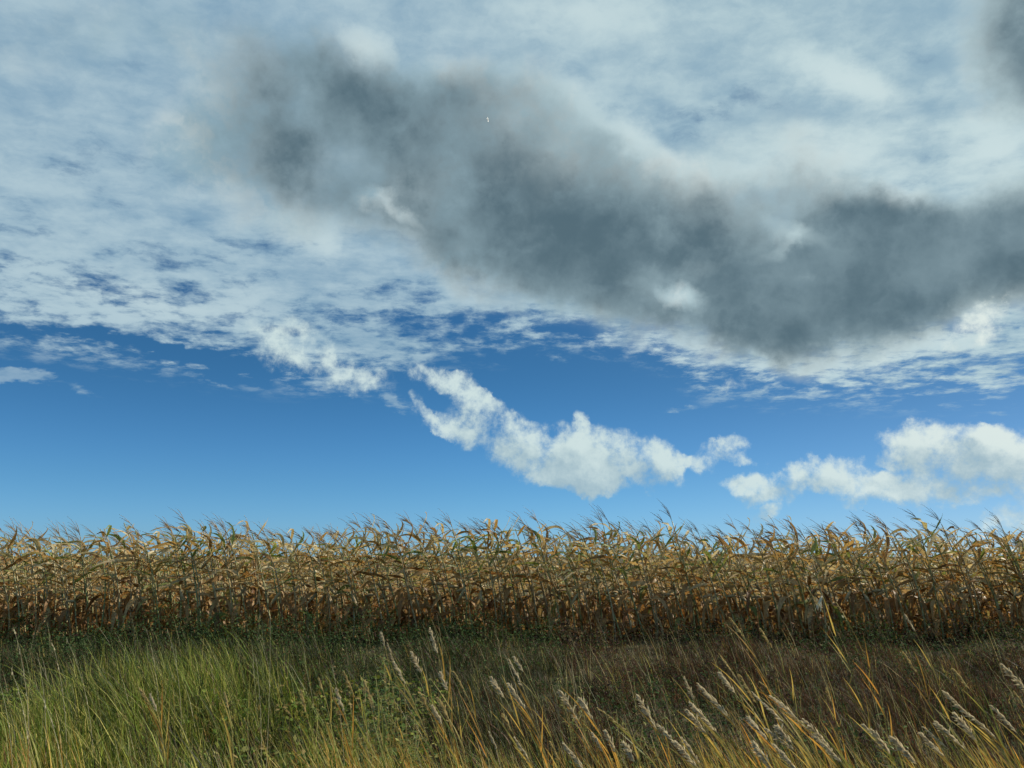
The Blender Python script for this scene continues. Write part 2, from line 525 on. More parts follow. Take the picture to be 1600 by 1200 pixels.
M_LEAF, M_STALK = corn_leaf_mat(), corn_stalk_mat()
M_TASSEL = simple_mat('corn_tassel', [(0.0, (0.26, 0.18, 0.09)), (1.0, (0.38, 0.29, 0.17))], 0.6, 0.15)
M_HUSK = simple_mat('corn_husk', [(0.0, (0.40, 0.28, 0.13)), (0.6, (0.50, 0.40, 0.22)), (1.0, (0.58, 0.48, 0.30))], 0.5, 0.3)
M_PALE_HUSK = simple_mat('pale_open_husk', [(0.0, (0.78, 0.72, 0.55)), (1.0, (0.82, 0.76, 0.6))], 0.5, 0.3)
M_GRASS = tint_mat('grass_blade', 0.5, 0.36, 0.2)
M_WEED = tint_mat('undergrowth_leaf', 0.9, 0.3, 0.08)
M_REED_STEM = simple_mat('reed_stem', [(0.0, (0.34, 0.27, 0.08)), (0.5, (0.30, 0.28, 0.08)), (1.0, (0.42, 0.30, 0.10))], 0.5, 0.1)
M_ORANGE = simple_mat('orange_reed_leaf', [(0.0, (0.58, 0.29, 0.065)), (1.0, (0.60, 0.38, 0.10))], 0.45, 0.5)
M_GOLD = simple_mat('golden_reed_leaf', [(0.0, (0.58, 0.41, 0.11)), (1.0, (0.54, 0.45, 0.15))], 0.45, 0.5)
M_GREEN = simple_mat('green_reed_leaf', [(0.0, (0.22, 0.25, 0.06)), (1.0, (0.30, 0.30, 0.09))], 0.45, 0.45)
LEAFM = {'orange': M_ORANGE, 'golden': M_GOLD, 'yellow-green': M_GREEN}
M_PLUME = simple_mat('reed_plume', [(0.0, (0.60, 0.55, 0.43)), (0.5, (0.66, 0.61, 0.50)), (1.0, (0.72, 0.68, 0.57))], 0.75, 0.45, 0.15, 60)
M_TANPLUME = simple_mat('tan_reed_plume', [(0.0, (0.54, 0.44, 0.24)), (1.0, (0.58, 0.52, 0.30))], 0.75, 0.45, 0.15, 60)
M_STRAW = simple_mat('straw_stem', [(0.0, (0.42, 0.38, 0.24)), (1.0, (0.5, 0.44, 0.28))], 0.55, 0.15)


# ------------------------------------------------------------------ ground: verge, ditch, far bank, field
PROFILE = [(-4000, 0.1), (-6, 0.1), (1.2, 0.12), (3.0, -0.12), (5.5, -0.50), (7.8, -0.72), (9.5, -0.66), (11.5, -0.36), (13.3, -0.08), (15.0, 0.0), (17.0, -0.04), (20.0, -0.36), (24.0, -0.85), (34.0, -1.7), (60.0, -2.2), (5000, -2.6)]
PY, PZ = np.array([p[0] for p in PROFILE], float), np.array([p[1] for p in PROFILE], float)


def ground(x, y):
    x, y = np.asarray(x, float), np.asarray(y, float)
    z = np.zeros_like(y)
    for k in (-0.6, -0.3, 0.0, 0.3, 0.6):
        z = z + np.interp(y + k, PY, PZ) / 5.0
    near = np.exp(-(np.maximum(0, y - 15) / 4) ** 2) * np.exp(-(np.maximum(0, 2 - y) / 1.5) ** 2)
    z = z + near * (0.05 * np.sin(1.3 * x + 0.6 * y) + 0.035 * np.sin(2.9 * x - 1.7 * y + 1.0) + 0.03 * np.sin(0.47 * x + 2.0))
    z = z + 0.42 * np.exp(-((x + 4.3) / 1.15) ** 2 - ((y - 9.5) / 1.2) ** 2)
    z = z + 0.20 * np.exp(-((x + 4.6) / 2.4) ** 2 - ((y - 6.8) / 1.5) ** 2)
    z = z + 0.10 * np.exp(-((x - 1.8) / 1.5) ** 2 - ((y - 6.0) / 1.2) ** 2)
    return z


def axis_lines(lo, hi, step, far):
    a = list(np.arange(lo, hi + 1e-6, step))
    s, v = step, hi
    while v < far:
        s *= 1.5
        v += s
        a.append(v)
    s, v = step, lo
    while v > -far:
        s *= 1.5
        v -= s
        a.insert(0, v)
    return np.array(a)


gx, gy = axis_lines(-24, 24, 0.25, 4000), axis_lines(-2, 34, 0.25, 4000)
X, Y = np.meshgrid(gx, gy)
Z = ground(X, Y)
nx, ny = len(gx), len(gy)
idx = np.arange(nx * ny).reshape(ny, nx)
quads = np.stack([idx[:-1, :-1], idx[:-1, 1:], idx[1:, 1:], idx[1:, :-1]], -1).reshape(-1, 4)


def big_mesh(name, verts, quads=None, tris=None, tint=None, age=None, mat=None):
    me = bpy.data.meshes.new(name)
    verts = np.ascontiguousarray(verts, dtype=np.float32).reshape(-1, 3)
    me.vertices.add(len(verts))
    me.vertices.foreach_set('co', verts.ravel())
    parts, starts, n = [], [], 0
    for f, k in ((quads, 4), (tris, 3)):
        if f is not None and len(f):
            f = np.asarray(f, dtype=np.int32).reshape(-1, k)
            parts.append(f.ravel())
            starts.append(n + k * np.arange(len(f), dtype=np.int32))
            n += f.size
    loops = np.concatenate(parts).astype(np.int32)
    starts = np.concatenate(starts).astype(np.int32)
    me.loops.add(len(loops))
    me.loops.foreach_set('vertex_index', loops)
    me.polygons.add(len(starts))
    me.polygons.foreach_set('loop_start', starts)
    me.polygons.foreach_set('use_smooth', np.ones(len(starts), dtype=bool))
    me.update(calc_edges=True)
    if tint is not None:
        at = me.attributes.new('tint', 'FLOAT_COLOR', 'POINT')
        c = np.ones((len(verts), 4), dtype=np.float32)
        c[:, :3] = tint
        at.data.foreach_set('color', c.ravel())
    if age is not None:
        at = me.attributes.new('age', 'FLOAT', 'POINT')
        at.data.foreach_set('value', np.ascontiguousarray(age, dtype=np.float32))
    if mat is not None:
        me.materials.append(mat)
    return me


m_ground, gg = new_mat('earth_and_thatch')
tcn = gg.new('ShaderNodeTexCoord')
n1 = gg.noise(tcn.outputs['Object'], 1.3, 8.0, 0.65)
n2 = gg.noise(tcn.outputs['Object'], 18.0, 8.0, 0.7)
c = ramp(gg, n1, [(0.3, (0.045, 0.035, 0.02)), (0.5, (0.055, 0.055, 0.022)), (0.7, (0.075, 0.055, 0.032))])
c = gg.mix(gg.smooth(n2, 0.45, 0.75), c, (0.065, 0.05, 0.03, 1))
leaf_shader(gg, c, 0.9, 0.0, 0.2, bump=n2)
o = link('ground', big_mesh('ground', np.stack([X, Y, Z], -1), quads, mat=m_ground))
tag(o, 'rough verge with a shallow ditch rising to the corn field', kind='structure')


# ------------------------------------------------------------------ corn
WIND = np.array((-1.0, 0.06))


def corn_proto(seed, tassel=True, ear=True, pale=False):
    """one plant as a list of (part name, vertices, faces, age per vertex, material)"""
    global rng
    keep, rng = rng, np.random.default_rng(900 + seed)
    parts = []
    H = rng.uniform(1.78, 2.06)
    lean = rng.uniform(0.18, 0.46)
    sway = rng.uniform(-0.08, 0.08)

    def at(t):
        return np.array((-lean * t ** 2.2 + 0.03 * math.sin(5 * t + seed), sway * t ** 1.5, H * t))
    ts = np.linspace(0, 1, 10)
    V, F = tube([at(t) for t in ts], [0.0185 * (1 - 0.58 * t) for t in ts], 5)
    parts.append(('stalk', V, F, 0.3, M_STALK))
    n = 11
    phi = rng.uniform(-0.9, 0.9) + (0 if rng.random() < 0.5 else math.pi)
    for i in range(n):
        t = 0.09 + 0.84 * (i / (n - 1)) ** 0.9
        a = phi + math.pi * i + rng.normal(0, 0.45)
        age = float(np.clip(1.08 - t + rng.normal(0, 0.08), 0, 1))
        up = rng.uniform(0.45, 1.25) if t > 0.55 else rng.uniform(0.2, 0.9)
        d0 = (math.cos(a), math.sin(a), up)
        L = rng.uniform(0.56, 0.92) * (1.0 if t < 0.85 else 0.72)
        W = rng.uniform(0.08, 0.128) * (1.0 if t < 0.62 else 0.72)
        if t > 0.5:
            wind, grav = WIND * rng.uniform(0.35, 0.7), rng.uniform(0.15, 0.75)
        else:
            wind, grav = WIND * rng.uniform(0.0, 0.25), rng.uniform(1.6, 3.2)
        V, F = strap(at(t), d0, L, W, wind, grav, 7, rng.normal(0, 1.6), rng.uniform(0.1, 0.5), None, 0.65, 0.5)
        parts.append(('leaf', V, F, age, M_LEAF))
    if tassel:
        mb = MB()
        p0 = at(1.0)
        d = unit(unit(at(1.0) - at(0.93)) + np.array((-rng.uniform(0.15, 0.5), 0, 0)))
        for k in range(rng.integers(6, 10)):
            sp_ = 0.0 if k == 0 else 1.0
            dd = unit(d + sp_ * np.array((rng.normal(-0.22, 0.26), rng.normal(0, 0.32), rng.normal(-0.05, 0.12))))
            L = rng.uniform(0.40, 0.54) if k == 0 else rng.uniform(0.16, 0.30)
            base = p0 + d * (0.0 if k == 0 else rng.uniform(0.02, 0.16))
            pts = [base]
            for s in range(4):
                dd = unit(dd + np.array((-0.05 - 0.04 * s, 0, -0.01 - 0.025 * s)))
                pts.append(pts[-1] + dd * L / 4)
            V, F = tube(pts, [0.0036, 0.0046, 0.0040, 0.0034, 0.0014], 3)
            mb.add(V, F, 0.2)
        parts.append(('tassel', mb.v, mb.f, 0.2, M_TASSEL))
    if ear:
        t = rng.uniform(0.42, 0.52)
        a = rng.uniform(0, 6.28)
        d = unit(np.array((math.cos(a) * 0.5, math.sin(a) * 0.5, rng.uniform(-0.9, 0.5))))
        p = at(t)
        L = rng.uniform(0.19, 0.25)
        prof = [(0.0, 0.008), (0.12, 0.02), (0.35, 0.029), (0.65, 0.026), (0.88, 0.013), (1.0, 0.004)]
        V, F = tube([p + d * L * q for q, _ in prof], [r_ for _, r_ in prof], 6)
        mb = MB()
        mb.add(V, F, 0.5)
        for k in range(3):
            b = rng.uniform(0, 6.28)
            dd = unit(d + 0.35 * np.array((math.cos(b), math.sin(b), 0.1)))
            V, F = strap(p + d * L * 0.5, dd, 0.16 if not pale else 0.22, 0.035 if not pale else 0.06, WIND * 0.1, 0.3, 4)
            mb.add(V, F, 0.5)
        parts.append(('ear', mb.v, mb.f, 0.5, M_PALE_HUSK if pale else M_HUSK))
    rng = keep
    return parts


PROTOS = [corn_proto(i, tassel=(i % 7 != 5), ear=(i % 2 == 0)) for i in range(14)]
PALE = corn_proto(50, True, True, True)


def make_corn(parts):
    root = bpy.data.objects.new('corn_plant', None)
    COL.objects.link(root)
    root.empty_display_size = 0.1
    for name, V, F, age, mat in parts:
        mb = MB()
        mb.add(V, F, age)
        link(name, mb.mesh(name, mat), root)
    return root


def copy_thing(o):
    c_ = o.copy()
    COL.objects.link(c_)
    for ch in o.children:
        d_ = ch.copy()
        COL.objects.link(d_)
        d_.parent = c_
    return c_


ROW0, ROWSTEP, NROW_THINGS = 15.8, 0.76, 2
src = [make_corn(p) for p in PROTOS]
src_used = [False] * len(src)
ROW_LABEL = ['dry brown corn plant with drooping leaves in the front row of the field', 'dry brown corn plant half hidden behind the front row of corn']


def place_corn(k, x, y, s, rz, tilt):
    o = copy_thing(src[k]) if src_used[k] else src[k]
    src_used[k] = True
    o.location = (x, y, float(ground(x, y)) - 0.01)
    o.scale = (s, s, s)
    o.rotation_euler = (rng.normal(0, 0.03), tilt, rz)
    return o


corn = []
for row in range(NROW_THINGS):
    xs = np.linspace(-13.6, 13.6, 149)
    for i, x in enumerate(xs):
        big = 0.03 * math.sin(x * 0.9 + 1.0) + 0.025 * math.sin(x * 2.3)
        s = 1.05 + 0.6 * big + rng.normal(0, 0.042) + (0.015 if x > -3 else -0.01)
        o = place_corn(int(rng.integers(len(src))), x + rng.normal(0, 0.05), ROW0 + ROWSTEP * row + rng.normal(0, 0.05), s, rng.normal(0, 0.32), rng.normal(-0.085 - 0.004 * x, 0.055))
        tag(o, ROW_LABEL[row], 'corn plant', 'corn plants in the %s row' % ('front', 'second')[row])
        corn.append(o)

# two plants that the eye can pick out
pp = make_corn(PALE)
pp.location = (5.98, 15.35, 0.0)
tag(pp, 'corn plant with a pale, almost white open husk on its ear', 'corn plant')
for i, o in enumerate(sorted(corn[:149], key=lambda q: abs(q.location.x + 6.15))[:1]):
    o.scale = (1.13,) * 3
    tag(o, 'corn plant on the left whose tassel rises above all its neighbours', 'corn plant')
    del o['group']


def corn_mass():
    """the rows behind, past the few hundred that can be told apart"""
    vs, qs, ts, ages = [], [], [], []
    n0 = 0
    packed = []
    for parts in PROTOS:
        V = np.concatenate([np.array(p[1], float) for p in parts])
        A = np.concatenate([np.full(len(p[1]), p[3]) for p in parts])
        mat = np.concatenate([np.full(len(p[2]), 0 if p[4] is M_LEAF else (1 if p[4] is M_STALK else 2)) for p in parts])
        F, off = [], 0
        for p in parts:
            F += [tuple(i + off for i in f) for f in p[2]]
            off += len(p[1])
        q = np.array([f for f in F if len(f) == 4], int)
        qm = np.array([mat[i] for i, f in enumerate(F) if len(f) == 4], int)
        packed.append((V, A, q, qm))
    mats = []
    for row in range(NROW_THINGS, 13):
        y = ROW0 + ROWSTEP * row
        half = 0.70 * y + 3.5
        step = 0.30 if row < 4 else 0.46
        for x in np.arange(-half, half, step):
            V, A, q, qm = packed[int(rng.integers(len(packed)))]
            a = rng.normal(0, 0.35)
            ca, sa = math.cos(a), math.sin(a)
            s = 0.98 + 0.04 * math.sin(x * 0.9 + row) + rng.normal(0, 0.085)
            sh = rng.normal(-0.07, 0.05)
            x2, y2 = x + rng.normal(0, 0.05), y + rng.normal(0, 0.06)
            W = np.empty_like(V)
            W[:, 0] = (V[:, 0] * ca - V[:, 1] * sa + V[:, 2] * sh) * s + x2
            W[:, 1] = (V[:, 0] * sa + V[:, 1] * ca) * s + y2
            W[:, 2] = V[:, 2] * s + float(ground(x2, y2))
            vs.append(W)
            ages.append(A)
            qs.append(q + n0)
            mats.append(qm)
            n0 += len(V)
    me = big_mesh('standing_corn', np.concatenate(vs), np.concatenate(qs), age=np.concatenate(ages), mat=M_LEAF)
    me.materials.append(M_STALK)
    me.materials.append(M_TASSEL)
    me.polygons.foreach_set('material_index', np.concatenate(mats).astype(np.int32))
    return link('standing_corn', me)


tag(corn_mass(), 'mass of dry standing corn behind the first two rows', 'corn', kind='stuff')


# ------------------------------------------------------------------ grass and undergrowth
def vnoise(x, y, s, seed):
    """smooth value noise, -1..1"""
    r_ = np.random.default_rng(seed)
    tab = r_.uniform(-1, 1, (256, 256))
    u, v = x * s + 100, y * s + 100
    i, j = np.floor(u).astype(int), np.floor(v).astype(int)
    f, h = u - i, v - j
    f, h = f * f * (3 - 2 * f), h * h * (3 - 2 * h)
    a = tab[i % 256, j % 256]; b = tab[(i + 1) % 256, j % 256]; c_ = tab[i % 256, (j + 1) % 256]; d_ = tab[(i + 1) % 256, (j + 1) % 256]
    return (a * (1 - f) + b * f) * (1 - h) + (c_ * (1 - f) + d_ * f) * h


def blades(x, y, length, width, lean, spread, tint, seed):
    """thin bent strips rooted on the ground, leaning with the wind"""
    r_ = np.random.default_rng(seed)
    n = len(x)
    z = ground(x, y)
    a = r_.uniform(0, 2 * np.pi, n)
    k = spread * np.abs(r_.normal(0, 1, n))
    dx_, dy_ = -lean + k * np.cos(a), 0.6 * k * np.sin(a)
    yaw = r_.uniform(0, np.pi, n)
    sx, sy = np.cos(yaw), np.sin(yaw)
    V = np.empty((n, 7, 3), np.float32)
    bend = r_.uniform(0.5, 1.5, n)
    for ring, (t, wf) in enumerate(((0.0, 1.0), (0.4, 0.85), (0.75, 0.5), (1.0, 0.0))):
        hz = t * length * (1 - 0.22 * t * bend * np.hypot(dx_, dy_))
        ox = length * dx_ * (0.45 * t + 0.55 * bend * t * t)
        oy = length * dy_ * (0.45 * t + 0.55 * bend * t * t)
        w = 0.5 * width * wf
        if ring < 3:
            V[:, 2 * ring] = np.stack([x + ox - sx * w, y + oy - sy * w, z + hz - 0.02], -1)
            V[:, 2 * ring + 1] = np.stack([x + ox + sx * w, y + oy + sy * w, z + hz - 0.02], -1)
        else:
            V[:, 6] = np.stack([x + ox, y + oy, z + hz - 0.02], -1)
    b = (np.arange(n) * 7)[:, None]
    q = np.concatenate([b + np.array([[0, 1, 3, 2]]), b + np.array([[2, 3, 5, 4]])])
    t3 = b + np.array([[4, 5, 6]])
    return V.reshape(-1, 3), q, t3, np.repeat(tint, 7, axis=0)


def scatter(n, y0, y1, seed, power=1.0):
    r_ = np.random.default_rng(seed)
    y = y0 + (y1 - y0) * r_.random(n) ** power
    half = 0.70 * y + 1.8
    x = r_.uniform(-1, 1, n) * half
    return x, y, r_


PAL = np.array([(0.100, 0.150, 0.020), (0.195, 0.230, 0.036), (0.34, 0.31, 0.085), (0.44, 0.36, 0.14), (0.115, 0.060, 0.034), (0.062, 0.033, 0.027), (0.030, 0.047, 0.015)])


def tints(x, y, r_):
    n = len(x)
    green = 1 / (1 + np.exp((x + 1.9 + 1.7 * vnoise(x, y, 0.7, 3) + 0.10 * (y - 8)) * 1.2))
    green = green * (1 - 0.8 / (1 + np.exp((x + 6.0 + 0.6 * vnoise(x, y, 1.0, 4)) * 3)) / (1 + np.exp((8.3 - y) * 3)))  # shade of the far-left hollow put into the blade colour
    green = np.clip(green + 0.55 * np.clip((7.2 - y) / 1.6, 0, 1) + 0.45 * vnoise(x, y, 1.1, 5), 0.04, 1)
    green = green * np.clip((9.2 + 1.0 * vnoise(x, y, 0.8, 6) + 1.9 * np.exp(-((x + 4.3) / 1.2) ** 2) - y) / 1.2, 0.05, 1)  # shade below the corn painted in: green gives way to darker tints
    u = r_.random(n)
    dk = 1 / (1 + np.exp((x - 0.3 + 0.8 * vnoise(x, y, 0.9, 33)) * 1.6)) * (1 - green)  # dark green weeds on the left, their tint also carrying the shade
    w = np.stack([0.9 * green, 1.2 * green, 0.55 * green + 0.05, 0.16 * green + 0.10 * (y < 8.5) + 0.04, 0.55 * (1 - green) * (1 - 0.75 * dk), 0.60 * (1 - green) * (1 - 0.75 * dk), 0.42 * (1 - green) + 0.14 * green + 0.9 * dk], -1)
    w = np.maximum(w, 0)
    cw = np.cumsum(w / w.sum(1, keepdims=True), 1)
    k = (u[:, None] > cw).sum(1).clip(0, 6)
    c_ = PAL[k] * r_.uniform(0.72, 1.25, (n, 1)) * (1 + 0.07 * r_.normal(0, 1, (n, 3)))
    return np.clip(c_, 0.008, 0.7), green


def tufted(n, y0, y1, seed, per=13, r0=0.07, power=1.0):
    """roots gathered in tufts; every tuft has a lean and a colour strength of its own"""
    nt = n // per
    tx, ty, r_ = scatter(nt, y0, y1, seed, power)
    k = np.repeat(np.arange(nt), per)
    x = tx[k] + r_.normal(0, r0, len(k))
    y = ty[k] + r_.normal(0, r0, len(k))
    return x, y, r_, r_.normal(0, 0.16, nt)[k], r_.uniform(0.4, 1.6, nt)[k], r_.uniform(0.45, 1.45, nt)[k]


def add_blades(acc, x, y, L, W, lean, spread, tint, seed):
    V, q, t3, c_ = blades(x, y, L, W, lean, spread, tint, seed)
    off = sum(len(a[0]) for a in acc)
    acc.append((V, q + off, t3 + off, c_))


acc = []
# the near bank and ditch
x, y, r_, tl, tcol, tlen = tufted(66000, 3.6, 9.2, 21, 11, 0.055, 0.9)
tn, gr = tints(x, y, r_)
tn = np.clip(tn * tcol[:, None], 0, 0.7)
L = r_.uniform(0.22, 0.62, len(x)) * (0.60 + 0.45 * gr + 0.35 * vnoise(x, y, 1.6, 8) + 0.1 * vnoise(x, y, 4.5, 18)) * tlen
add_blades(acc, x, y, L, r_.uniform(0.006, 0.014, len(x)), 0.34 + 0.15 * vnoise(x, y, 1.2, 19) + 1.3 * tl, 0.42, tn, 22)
# the far bank up to the corn
x, y, r_, tl, tcol, tlen = tufted(104000, 8.6, 16.6, 23, 12, 0.09)
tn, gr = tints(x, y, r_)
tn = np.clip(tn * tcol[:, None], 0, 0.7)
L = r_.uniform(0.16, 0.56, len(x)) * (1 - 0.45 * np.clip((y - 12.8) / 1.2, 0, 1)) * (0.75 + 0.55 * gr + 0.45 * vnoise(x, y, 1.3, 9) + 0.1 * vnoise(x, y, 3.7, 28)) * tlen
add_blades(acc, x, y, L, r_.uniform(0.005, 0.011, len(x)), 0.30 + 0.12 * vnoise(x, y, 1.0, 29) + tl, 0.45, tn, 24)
# long fine grass on the green hump
r_ = np.random.default_rng(31)
kt = np.repeat(np.arange(520), 13)
x = r_.normal(-4.3, 1.0, 520)[kt] + r_.normal(0, 0.07, len(kt))
y = r_.normal(9.6, 1.25, 520)[kt] + r_.normal(0, 0.07, len(kt))
tl, tcol = r_.normal(0, 0.15, 520)[kt], r_.uniform(0.5, 1.5, 520)[kt]
ok = (y > 5) & (y < 13)
x, y, tl, tcol = x[ok], y[ok], tl[ok], tcol[ok]
tn = PAL[r_.choice([0, 0, 1, 2, 6], len(x))] * r_.uniform(0.7, 1.35, (len(x), 1)) * tcol[:, None]
add_blades(acc, x, y, r_.uniform(0.25, 0.85, len(x)) * r_.uniform(0.55, 1.25, 520)[kt[:len(x)]], r_.uniform(0.006, 0.013, len(x)), 0.36 + 1.3 * tl, 0.36, tn, 32)
# pale dead stalks standing among the green
x, y, r_ = scatter(1500, 4.5, 14.0, 71)
tn = np.array([(0.46, 0.42, 0.28), (0.40, 0.34, 0.18), (0.34, 0.34, 0.16)])[r_.integers(0, 3, len(x))] * r_.uniform(0.7, 1.2, (len(x), 1))
add_blades(acc, x, y, r_.uniform(0.45, 0.95, len(x)), r_.uniform(0.004, 0.007, len(x)), 0.30, 0.16, tn, 72)
# golden blades at the feet of the reed clumps
cl = np.array([(0.75, 5.5), (1.45, 5.2), (1.8, 5.3), (2.05, 5.2), (2.35, 5.5), (-0.35, 5.6), (-0.75, 5.9), (0.1, 5.4), (0.35, 5.5), (2.75, 5.4), (3.3, 5.4), (3.7, 5.6), (-1.15, 5.8), (1.65, 5.7), (-3.6, 6.4)])
kt = r_.integers(0, len(cl), 2500)
x, y = cl[kt, 0] + r_.normal(0, 0.20, 2500), cl[kt, 1] + r_.normal(0, 0.25, 2500)
tn = np.array([(0.54, 0.38, 0.10), (0.54, 0.30, 0.08), (0.40, 0.36, 0.12), (0.26, 0.28, 0.07)])[r_.integers(0, 4, 2500)] * r_.uniform(0.7, 1.15, (2500, 1))
add_blades(acc, x, y, r_.uniform(0.45, 1.0, 2500), r_.uniform(0.006, 0.012, 2500), 0.36, 0.13, tn, 62)
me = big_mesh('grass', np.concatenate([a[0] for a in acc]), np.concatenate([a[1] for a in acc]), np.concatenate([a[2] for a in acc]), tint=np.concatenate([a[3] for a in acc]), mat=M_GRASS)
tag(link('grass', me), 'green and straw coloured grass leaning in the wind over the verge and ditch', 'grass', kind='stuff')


def leaflets(n, seed, left=False):
    """small leaves on low dark weeds that fill the ditch and the foot of the corn"""
    x, y, r_ = scatter(n, 5.5, 16.3, seed, 0.95)
    if left:
        x, y = r_.uniform(-7.5, -0.8, n), r_.uniform(5.2, 10.8, n)
    keep = vnoise(x, y, 0.9, 12) + 0.5 * vnoise(x, y, 2.3, 13) + 0.10 * (y - 9) + np.where(x > -2, 0.25, 0.0) > r_.uniform(-0.3, 0.9, n) - 0.2
    x, y = x[keep], y[keep]
    n = len(x)
    hmax = (0.42 + 0.22 * (x < 0.5)) * np.clip(vnoise(x, y, 1.3, 51) + 0.2, 0, 1) * np.exp(-((y - 13.2) / 2.2) ** 2) + 0.26 + 0.22 * vnoise(x, y, 1.1, 14) + 0.14 * vnoise(x, y, 3.1, 15) + 0.10 * np.exp(-((y - 14.6) / 1.1) ** 2)
    z = ground(x, y) + r_.uniform(0.01, 1.0, n) ** 0.8 * hmax
    L = r_.uniform(0.018, 0.055, n) if not left else r_.uniform(0.03, 0.085, n)
    if left:
        z = z + 0.10
    a, e = r_.uniform(0, 2 * np.pi, n), r_.normal(0.1, 0.5, n)
    d = np.stack([np.cos(a) * np.cos(e), np.sin(a) * np.cos(e), np.sin(e)], -1)
    s = np.stack([-np.sin(a), np.cos(a), r_.normal(0, 0.5, n)], -1)
    p = np.stack([x, y, z], -1)
    w = (L * r_.uniform(0.22, 0.42, n))[:, None]
    Ld = L[:, None] * d
    V = np.stack([p, p + 0.45 * Ld - s * w, p + Ld - np.array((0, 0, 0.006)), p + 0.45 * Ld + s * w], 1)
    q = (np.arange(n) * 4)[:, None] + np.array([[0, 1, 2, 3]])
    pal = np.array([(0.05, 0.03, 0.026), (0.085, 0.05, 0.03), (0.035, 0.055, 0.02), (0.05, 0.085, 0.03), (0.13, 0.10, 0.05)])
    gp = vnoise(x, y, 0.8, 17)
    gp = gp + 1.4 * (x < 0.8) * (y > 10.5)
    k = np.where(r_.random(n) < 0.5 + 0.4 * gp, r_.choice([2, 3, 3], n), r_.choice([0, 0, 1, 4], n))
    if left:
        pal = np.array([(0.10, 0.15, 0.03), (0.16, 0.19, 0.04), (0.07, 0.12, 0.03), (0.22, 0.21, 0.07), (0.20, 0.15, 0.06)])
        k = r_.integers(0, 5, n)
    return V.reshape(-1, 3), q, np.repeat(pal[k] * r_.uniform(0.7, 1.4, (n, 1)), 4, axis=0)


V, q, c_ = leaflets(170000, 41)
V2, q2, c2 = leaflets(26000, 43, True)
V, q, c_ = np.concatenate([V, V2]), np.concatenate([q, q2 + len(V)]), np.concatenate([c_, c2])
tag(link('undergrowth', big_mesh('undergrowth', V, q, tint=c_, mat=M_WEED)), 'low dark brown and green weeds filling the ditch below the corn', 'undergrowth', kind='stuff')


# ------------------------------------------------------------------ reeds, each with its own stem, leaves and plume
def spot(px, py, depth):
    """the point of the place that the photograph shows at a pixel, at a given distance north of the camera"""
    u, v = uv(px, py)
    f = depth / (cp - v * sp)
    return np.array((u * f, depth, EYE + (sp + v * cp) * f))


def make_reed(tip, lean, leafc, plumec, nleaf, plume_len, fat, thick=1.0):
    root_x = tip[0] + lean
    ry = tip[1] + rng.normal(0, 0.12)
    base = np.array((root_x, ry, float(ground(root_x, ry)) - 0.02))
    tip = np.array(tip, float)
    root = bpy.data.objects.new('reed', None)
    COL.objects.link(root)
    root.location = base
    ctrl = base + np.array((-0.10 * lean, 0, 0.62 * (tip[2] - base[2])))

    kx, kp = rng.uniform(0.0, 0.05), rng.uniform(0, 6.28)

    def at(t):
        k_ = np.array((kx * math.sin(7 * t + kp), 0.6 * kx * math.cos(6 * t + kp), 0)) * t * (1.15 - t)
        return (1 - t) ** 2 * base + 2 * t * (1 - t) * ctrl + t * t * tip - base + k_
    ts = np.linspace(0, 0.97, 13)
    mb = MB()
    V, F = tube([at(t) for t in ts], [0.0036 * thick * (1 - 0.62 * t) for t in ts], 5)
    mb.add(V, F, 0.3)
    link('stem', mb.mesh('stem', M_REED_STEM), root)
    total = np.linalg.norm(tip - base)
    for k in range(nleaf):
        t = 0.30 + 0.50 * (k + rng.uniform(0, 0.6)) / nleaf
        d = unit(at(t + 0.03) - at(t))
        sgn = -1 if rng.random() < 0.72 else 1
        d0 = unit(d + np.array((sgn * rng.uniform(0.10, 0.30), rng.normal(0, 0.14), 0.06)))
        side = unit(np.cross(d0, (rng.normal(0, 0.35), 1.0, 0.1)))
        V, F = strap(at(t), d0, rng.uniform(0.24, 0.42), rng.uniform(0.011, 0.020), WIND * rng.uniform(0.0, 0.16), rng.uniform(0.0, 0.10), 6, rng.normal(0, 0.7), 0.3, side, 0.8)
        mb = MB()
        mb.add(V, F, 0.2)
        link('leaf', mb.mesh('leaf', LEAFM[leafc]), root)
    mb = MB()
    t0 = 1.0 - plume_len / total
    nb = int(56 + 56 * fat)
    for k in range(nb):
        q = rng.random() ** 0.85
        t = t0 + (1 - t0) * q
        p = at(t)
        d = unit(at(min(1, t + 0.02)) - at(min(1, t + 0.02) - 0.02))
        env = math.sin(math.pi * min(1, 0.16 + 0.80 * q)) ** 0.8
        off = np.array((rng.normal(-0.55, 0.6), rng.normal(0, 0.55), rng.normal(-0.1, 0.35)))
        dd = unit(d + 0.46 * (0.45 + fat) * off)
        L = (0.018 + 0.030 * env) * (0.75 + 0.6 * fat) * rng.uniform(0.7, 1.25)
        w = 0.0034 * (0.8 + 0.5 * fat) * rng.uniform(0.8, 1.3)
        s = unit(np.cross(dd, rng.normal(0, 1, 3)))
        u2 = np.cross(dd, s)
        e = p + dd * L + np.array((0, 0, -0.12 * L))
        m_ = p + dd * L * 0.55
        mb.add([p, m_ + s * w, e, m_ - s * w, m_ + u2 * w, m_ - u2 * w], [(0, 1, 2, 3), (0, 4, 2, 5)], 0.2)
    link('plume', mb.mesh('plume', plumec, smooth=False), root)
    return root


